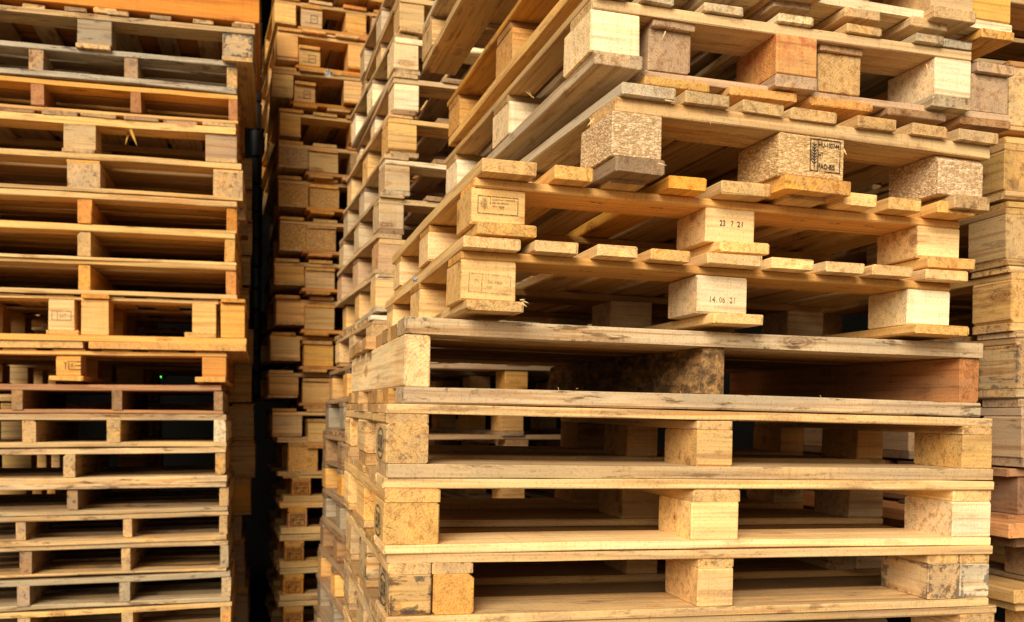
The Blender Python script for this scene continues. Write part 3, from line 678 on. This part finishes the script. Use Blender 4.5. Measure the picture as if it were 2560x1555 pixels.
# tall brown board beside it
fr = Frame(632, 388, 4.7, 14.8, 0, 0)
r_ = piece(None, 'leaning_board', -.10, 0, 0, .02, 0, fr.w(120), 'w', RUST, .3); r_.parent = None
r_.matrix_world = fr.M @ Matrix.Translation((-.05, .01, fr.w(120) / 2)) @ Matrix.Rotation(-math.pi / 2, 4, 'Y')
r_['label'] = 'tall dark brown board standing upright behind the top of the left stack'; r_['category'] = 'board'

def torn(root, x0, y0, x1, y1, d, r, c=(.78, .58, .32)):
    V, Fc = sliver(at(x0, y0, d), at(x1, y1, d), r)
    I = root.matrix_world.inverted()
    me = bpy.data.meshes.new('splinter'); me.from_pydata([tuple(I @ Vector(v)) for v in V], [], Fc); me.materials.append(WOOD)
    o = bpy.data.objects.new('splinter', me); col.objects.link(o); o.parent = root; o.color = c + (.05,)
FRS = {o['label'][:22]: o for o in col.objects if o.get('group') == FS}
def fs(start): return [o for o in col.objects if o.get('group') == FS and o['label'].startswith(start)][0]
for a in ((1664, 78, 1656, 98, 1.70, .0012), (1750, 46, 1757, 36, 1.72, .001), (1732, 64, 1742, 70, 1.72, .001)): torn(fs('upside down pallet interlocked'), *a)
for a in ((2316, 160, 2320, 178, 1.86, .0012), (1335, 245, 1310, 225, 2.1, .0014), (1330, 243, 1318, 219, 2.1, .0012)): torn(fs('pallet with a pale corner'), *a)
for a in ((1485, 296, 1466, 318, 1.68, .0012), (1482, 306, 1470, 290, 1.68, .001), (1662, 250, 1690, 255, 1.60, .0010), (1645, 408, 1668, 414, 1.60, .0012), (2108, 372, 2117, 388, 1.75, .0016), (1775, 298, 1777, 313, 1.66, .0008)): torn(fs('pallet with pressed chip'), *a)
for a in ((1306, 752, 1322, 758, 1.62, .0014), (1304, 756, 1318, 768, 1.62, .0012), (1300, 750, 1314, 748, 1.62, .001)): torn(fs('fresh pale pallet with a faded'), *a)
for a in ((1395, 968, 1398, 978, 1.66, .0004), (1440, 972, 1447, 970, 1.67, .0004), (1700, 978, 1704, 984, 1.72, .0004), (2050, 988, 2054, 994, 1.8, .0004)): torn(fs('weathered pallet on three'), *a)

# black ribbed pipe in the dark gap
root = bpy.data.objects.new('black_pipe', None); col.objects.link(root); base = at(640, 985, 5.3); root.location = base
root['label'] = 'black segmented pipe standing upright in the dark gap beside the left stack'; root['category'] = 'pipe'
BLK = flat_mat('black_rubber', (.012, .014, .016), .45, .4, 20.); GRN = flat_mat('dark_green_plastic', (.035, .06, .055), .4, .4, 20.)
def tube(name, z0, z1, r0, r1, mat, n=20):
    V = []; Fc = []
    prof = [(z0, r0 * .8), (z0 + .004, r0), (z1 - .004, r1), (z1, r1 * .8)]
    for z, r in prof:
        for i in range(n): V.append((r * math.cos(2 * math.pi * i / n), r * math.sin(2 * math.pi * i / n), z))
    for k_ in range(3):
        for i in range(n): j = (i + 1) % n; Fc.append((k_ * n + i, k_ * n + j, (k_ + 1) * n + j, (k_ + 1) * n + i))
    Fc.append(tuple(range(n - 1, -1, -1))); Fc.append(tuple(3 * n + i for i in range(n)))
    o = plain_mesh(name, V, Fc, mat); o.parent = root; return o
zt = 0.
k_ = 0
while zt < 2.4:
    L = .115 if zt < .7 else .15
    g = .38 < zt < .68
    tube('pipe_segment', zt, zt + L - .006, .028 if g else .032, .030 if g else .034, GRN if g else BLK)
    tube('pipe_collar', zt + L - .006, zt + L + .004, .026, .026, BLK)
    zt += L + .004; k_ += 1

# ================================================================== STACK at the right edge
ES = 'pallets in the stack at the right edge'
es = [(2520, [-160, -146, -128, -15, 6], TAN, 'dark shaded pallet, uppermost in the stack at the right edge'),
      (2524, [150, 166, 186, 313, 324], FRESH, 'fresh yellow pallet with an orange top board, second in the right edge stack'),
      (2511, [340, 356, 374, 476, 496], (.66, .43, .18), 'mustard yellow block pallet, third in the stack at the right edge'),
      (2516, [502, 518, 535, 646, 663], (.63, .41, .18), 'yellow pallet with a dark knotty block side, fourth in the right edge stack'),
      (2528, [665, 680, 697, 806, 827], PINE, 'pale yellow pallet, fifth in the stack at the right edge'),
      (2541, [828, 843, 860, 973, 993], TAN, 'greyish pallet with a black stained block side, sixth in the right edge stack'),
      (2555, [997, 1018, 1041, 1147, 1169], MAUVE, 'reddish brown pallet, seventh in the stack at the right edge')]
for i, (x, ys, c, lab) in enumerate(es):
    fr = Frame(x, ys[4], 2.12, 14.8 + random.uniform(-.6, .6), .004, .006); W = 1.2
    long_pallet(fr, lab, ys, (0, W), [(0, .10), (.55, .65), (W - .10, W)], D=.9, c=c if i != 1 else PINE, wea=.38 if i < 5 else .55, bd=.12, group=ES, n=6,
                bc=[(c, .3 if i != 5 else .8, None if i != 5 else INKED), (c, .3, None), (c, .3, None)], sc=[c] * 3, dc=ORANGE if i == 1 else None)
fr = Frame(2549, 1300, 2.15, 14.8, 0, 0)
stringer_pallet(fr, 'orange brown open runner pallet, third from the bottom in the right edge stack', [1172, 1192, 1288, 1303], (-.03, 1.2), [(0, .04), (.55, .59), (1.16, 1.2)], D=1.0, c=(.20, .10, .05), wea=.3, sc=[(.22, .10, .045)] * 3, dc=RUST, group=ES)
fr = Frame(2520, 1470, 2.10, 14.8, 0, 0)
ends_pallet(fr, 'pallet with bright orange board ends, second from the bottom in the right edge stack', [1305, 1341, 1370, 1455, 1470], (.02, 1.2), [(.10, .19), (.55, .65), (1.1, 1.2)], [(-.03, .10), (.16, .26), (.4, .5), (.7, .8), (.9, 1.)],
            D=1.0, c=(.22, .13, .065), wea=.3, group=ES, dc=[(.64, .30, .12), BROWN], ovd=.03)
fr = Frame(2520, 1640, 2.10, 14.8, 0, 0)
ends_pallet(fr, 'pale board pallet cut by the bottom edge, lowest in the right edge stack', [1472, 1506, 1530, 1620, 1640], (.02, 1.2), [(.10, .19), (.55, .65), (1.1, 1.2)], [(0, .12), (.18, .28), (.4, .5), (.7, .8), (.9, 1.)],
            D=1.0, c=PINE, wea=.1, group=ES, ovd=.02)

# small things: white plastic scraps caught between the boards
def scrap(name, P, sx, sz, lab):
    V = []; Fc = []; n = 6
    for i in range(n):
        for j in range(n): V.append(((i / (n - 1) - .5) * sx * random.uniform(.8, 1.1), random.uniform(-.006, .006), (j / (n - 1) - .5) * sz * random.uniform(.7, 1.1)))
    for i in range(n - 1):
        for j in range(n - 1): Fc.append((i * n + j, (i + 1) * n + j, (i + 1) * n + j + 1, i * n + j + 1))
    o = plain_mesh(name, V, Fc, WHITE); o.location = P; o['label'] = lab; o['category'] = 'scrap'
WHITE = flat_mat('white_film', (.42, .41, .39), .5, .2)
scrap('plastic_scrap', at(820, 182, 4.74), .026, .04, 'crumpled grey white plastic scrap on boards near the top of the middle gap')
scrap('plastic_scrap', at(1038, 698, 2.0), .009, .014, 'tiny white film scrap on the left edge of the pallet dated 14.06.21')

# green pilot lamps far back in the dark
GL = flat_mat('green_lamp_glow', (.10, .9, .12), .5, .0, 1., 3.2)
for px, py, lab in ((395, 940, 'small bright green lamp far back in the dark, left of its dimmer twin'), (513, 1023, 'smaller green lamp far back in the dark, seen through the dark brown pallet')):
    c = at(px, py, 5.75 if px < 450 else 5.76); a, b = (.020, .010) if px < 450 else (.012, .006)
    root = bpy.data.objects.new('pilot_lamp', None); col.objects.link(root); root.location = c; root['label'] = lab; root['category'] = 'lamp'; root['group'] = 'green pilot lamps in the dark'
    for nm, (ax, az, y0, y1), mt in (('lamp_lens', (a, b, -.012, 0), GL), ('lamp_housing', (a + .006, b + .006, .001, .05), BLK)):
        V = [(sx * ax, y, sz * az) for y in (y0, y1) for sx in (-1, 1) for sz in (-1, 1)]
        o = plain_mesh(nm, V, [(0, 2, 3, 1), (4, 5, 7, 6), (0, 1, 5, 4), (2, 6, 7, 3), (1, 3, 7, 5), (0, 4, 6, 2)], mt); o.parent = root

# ================================================================== SETTING: yard ground and an added dark enclosure that blocks light
CONC = flat_mat('concrete', (.22, .18, .13), .9, .35, 3.); DRK = flat_mat('shade_black', (.0035, .003, .0025), .95, .4, 2.)  # the near-black stands in for unlit depth on enclosure and floor sheet
o = plain_mesh('ground', [(-40, -40, 0), (40, -40, 0), (40, 40, 0), (-40, 40, 0)], [(0, 1, 2, 3)], CONC); o['kind'] = 'structure'
o = plain_mesh('floor_shade_sheet', [(-4.6, 3.2, .004), (4.6, 3.2, .004), (4.6, 7.6, .004), (-4.6, 7.6, .004)], [(0, 1, 2, 3)], DRK); o['kind'] = 'structure'  # dark sheet laid over the ground in place of shade
root = bpy.data.objects.new('shade_enclosure', None); col.objects.link(root); root['label'] = 'added dark enclosure, open in front, blocking sky light behind the pallets'; root['category'] = 'light blocker'
X, Y0, Y1, Z = 4.6, 3.2, 7.6, 5.6  # unseen walls and roof, added to keep sky light out of the gaps
for nm, V in (('back_blocker', [(-X, Y1, 0), (X, Y1, 0), (X, Y1, Z), (-X, Y1, Z)]), ('side_blocker', [(-X, Y0, 0), (-X, Y1, 0), (-X, Y1, Z), (-X, Y0, Z)]), ('side_blocker', [(X, Y0, 0), (X, Y1, 0), (X, Y1, Z), (X, Y0, Z)]),
              ('roof_blocker', [(-X - .3, 1.9, Z + .2), (X + .3, 1.9, Z + .2), (X + .3, Y1 + .2, Z), (-X - .3, Y1 + .2, Z)])):
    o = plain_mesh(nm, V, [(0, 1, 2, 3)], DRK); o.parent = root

# ================================================================== light, camera, render
w = bpy.data.worlds.new('World'); scene.world = w; w.use_nodes = True
nt = w.node_tree; nt.nodes.clear(); k = NB(nt)
sky = k.n('ShaderNodeTexSky', sky_type='NISHITA'); sky.sun_disc = False
SE, SR = 29, 195           # elevation, compass bearing the light comes from (180 = behind the camera, more = from the left)
sky.sun_elevation = R(SE); sky.sun_rotation = R(SR); sky.air_density = 1.2; sky.dust_density = 3.
hs = k.n('ShaderNodeHueSaturation'); hs.inputs['Saturation'].default_value = .25; nt.links.new(sky.outputs[0], hs.inputs['Color'])
c = k.mix(1., hs.outputs[0], (1.0, .91, .78), 'MULTIPLY')        # overcast, warm white balance
bg = k.n('ShaderNodeBackground'); nt.links.new(c, bg.inputs[0]); bg.inputs[1].default_value = .05
wo = k.n('ShaderNodeOutputWorld'); nt.links.new(bg.outputs[0], wo.inputs[0])
sl = bpy.data.lights.new('sun', 'SUN'); sl.energy = 5.; sl.angle = R(40); sl.color = (1, .91, .75)
so = bpy.data.objects.new('sun', sl); col.objects.link(so)
dirv = Vector((math.sin(R(SR)) * math.cos(R(SE)), math.cos(R(SR)) * math.cos(R(SE)), math.sin(R(SE))))
so.rotation_euler = (-dirv).to_track_quat('-Z', 'Y').to_euler(); so.location = dirv * 20
cam = bpy.data.cameras.new('camera'); co = bpy.data.objects.new('camera', cam); col.objects.link(co)
co.location = (0, 0, CAM_H); co.rotation_euler = (R(90), 0, 0)
cam.sensor_width = 36; cam.lens = 36 * F / 2560; cam.shift_y = (HY - 777.5) / 2560
cam.clip_start = .02; cam.clip_end = 200
cam.dof.use_dof = True; cam.dof.focus_distance = 1.72; cam.dof.aperture_fstop = 7.
scene.camera = co
scene.view_settings.view_transform = 'Standard'; scene.view_settings.look = 'None'; scene.view_settings.exposure = 0

scene.cycles.diffuse_bounces = 3; scene.cycles.max_bounces = 5
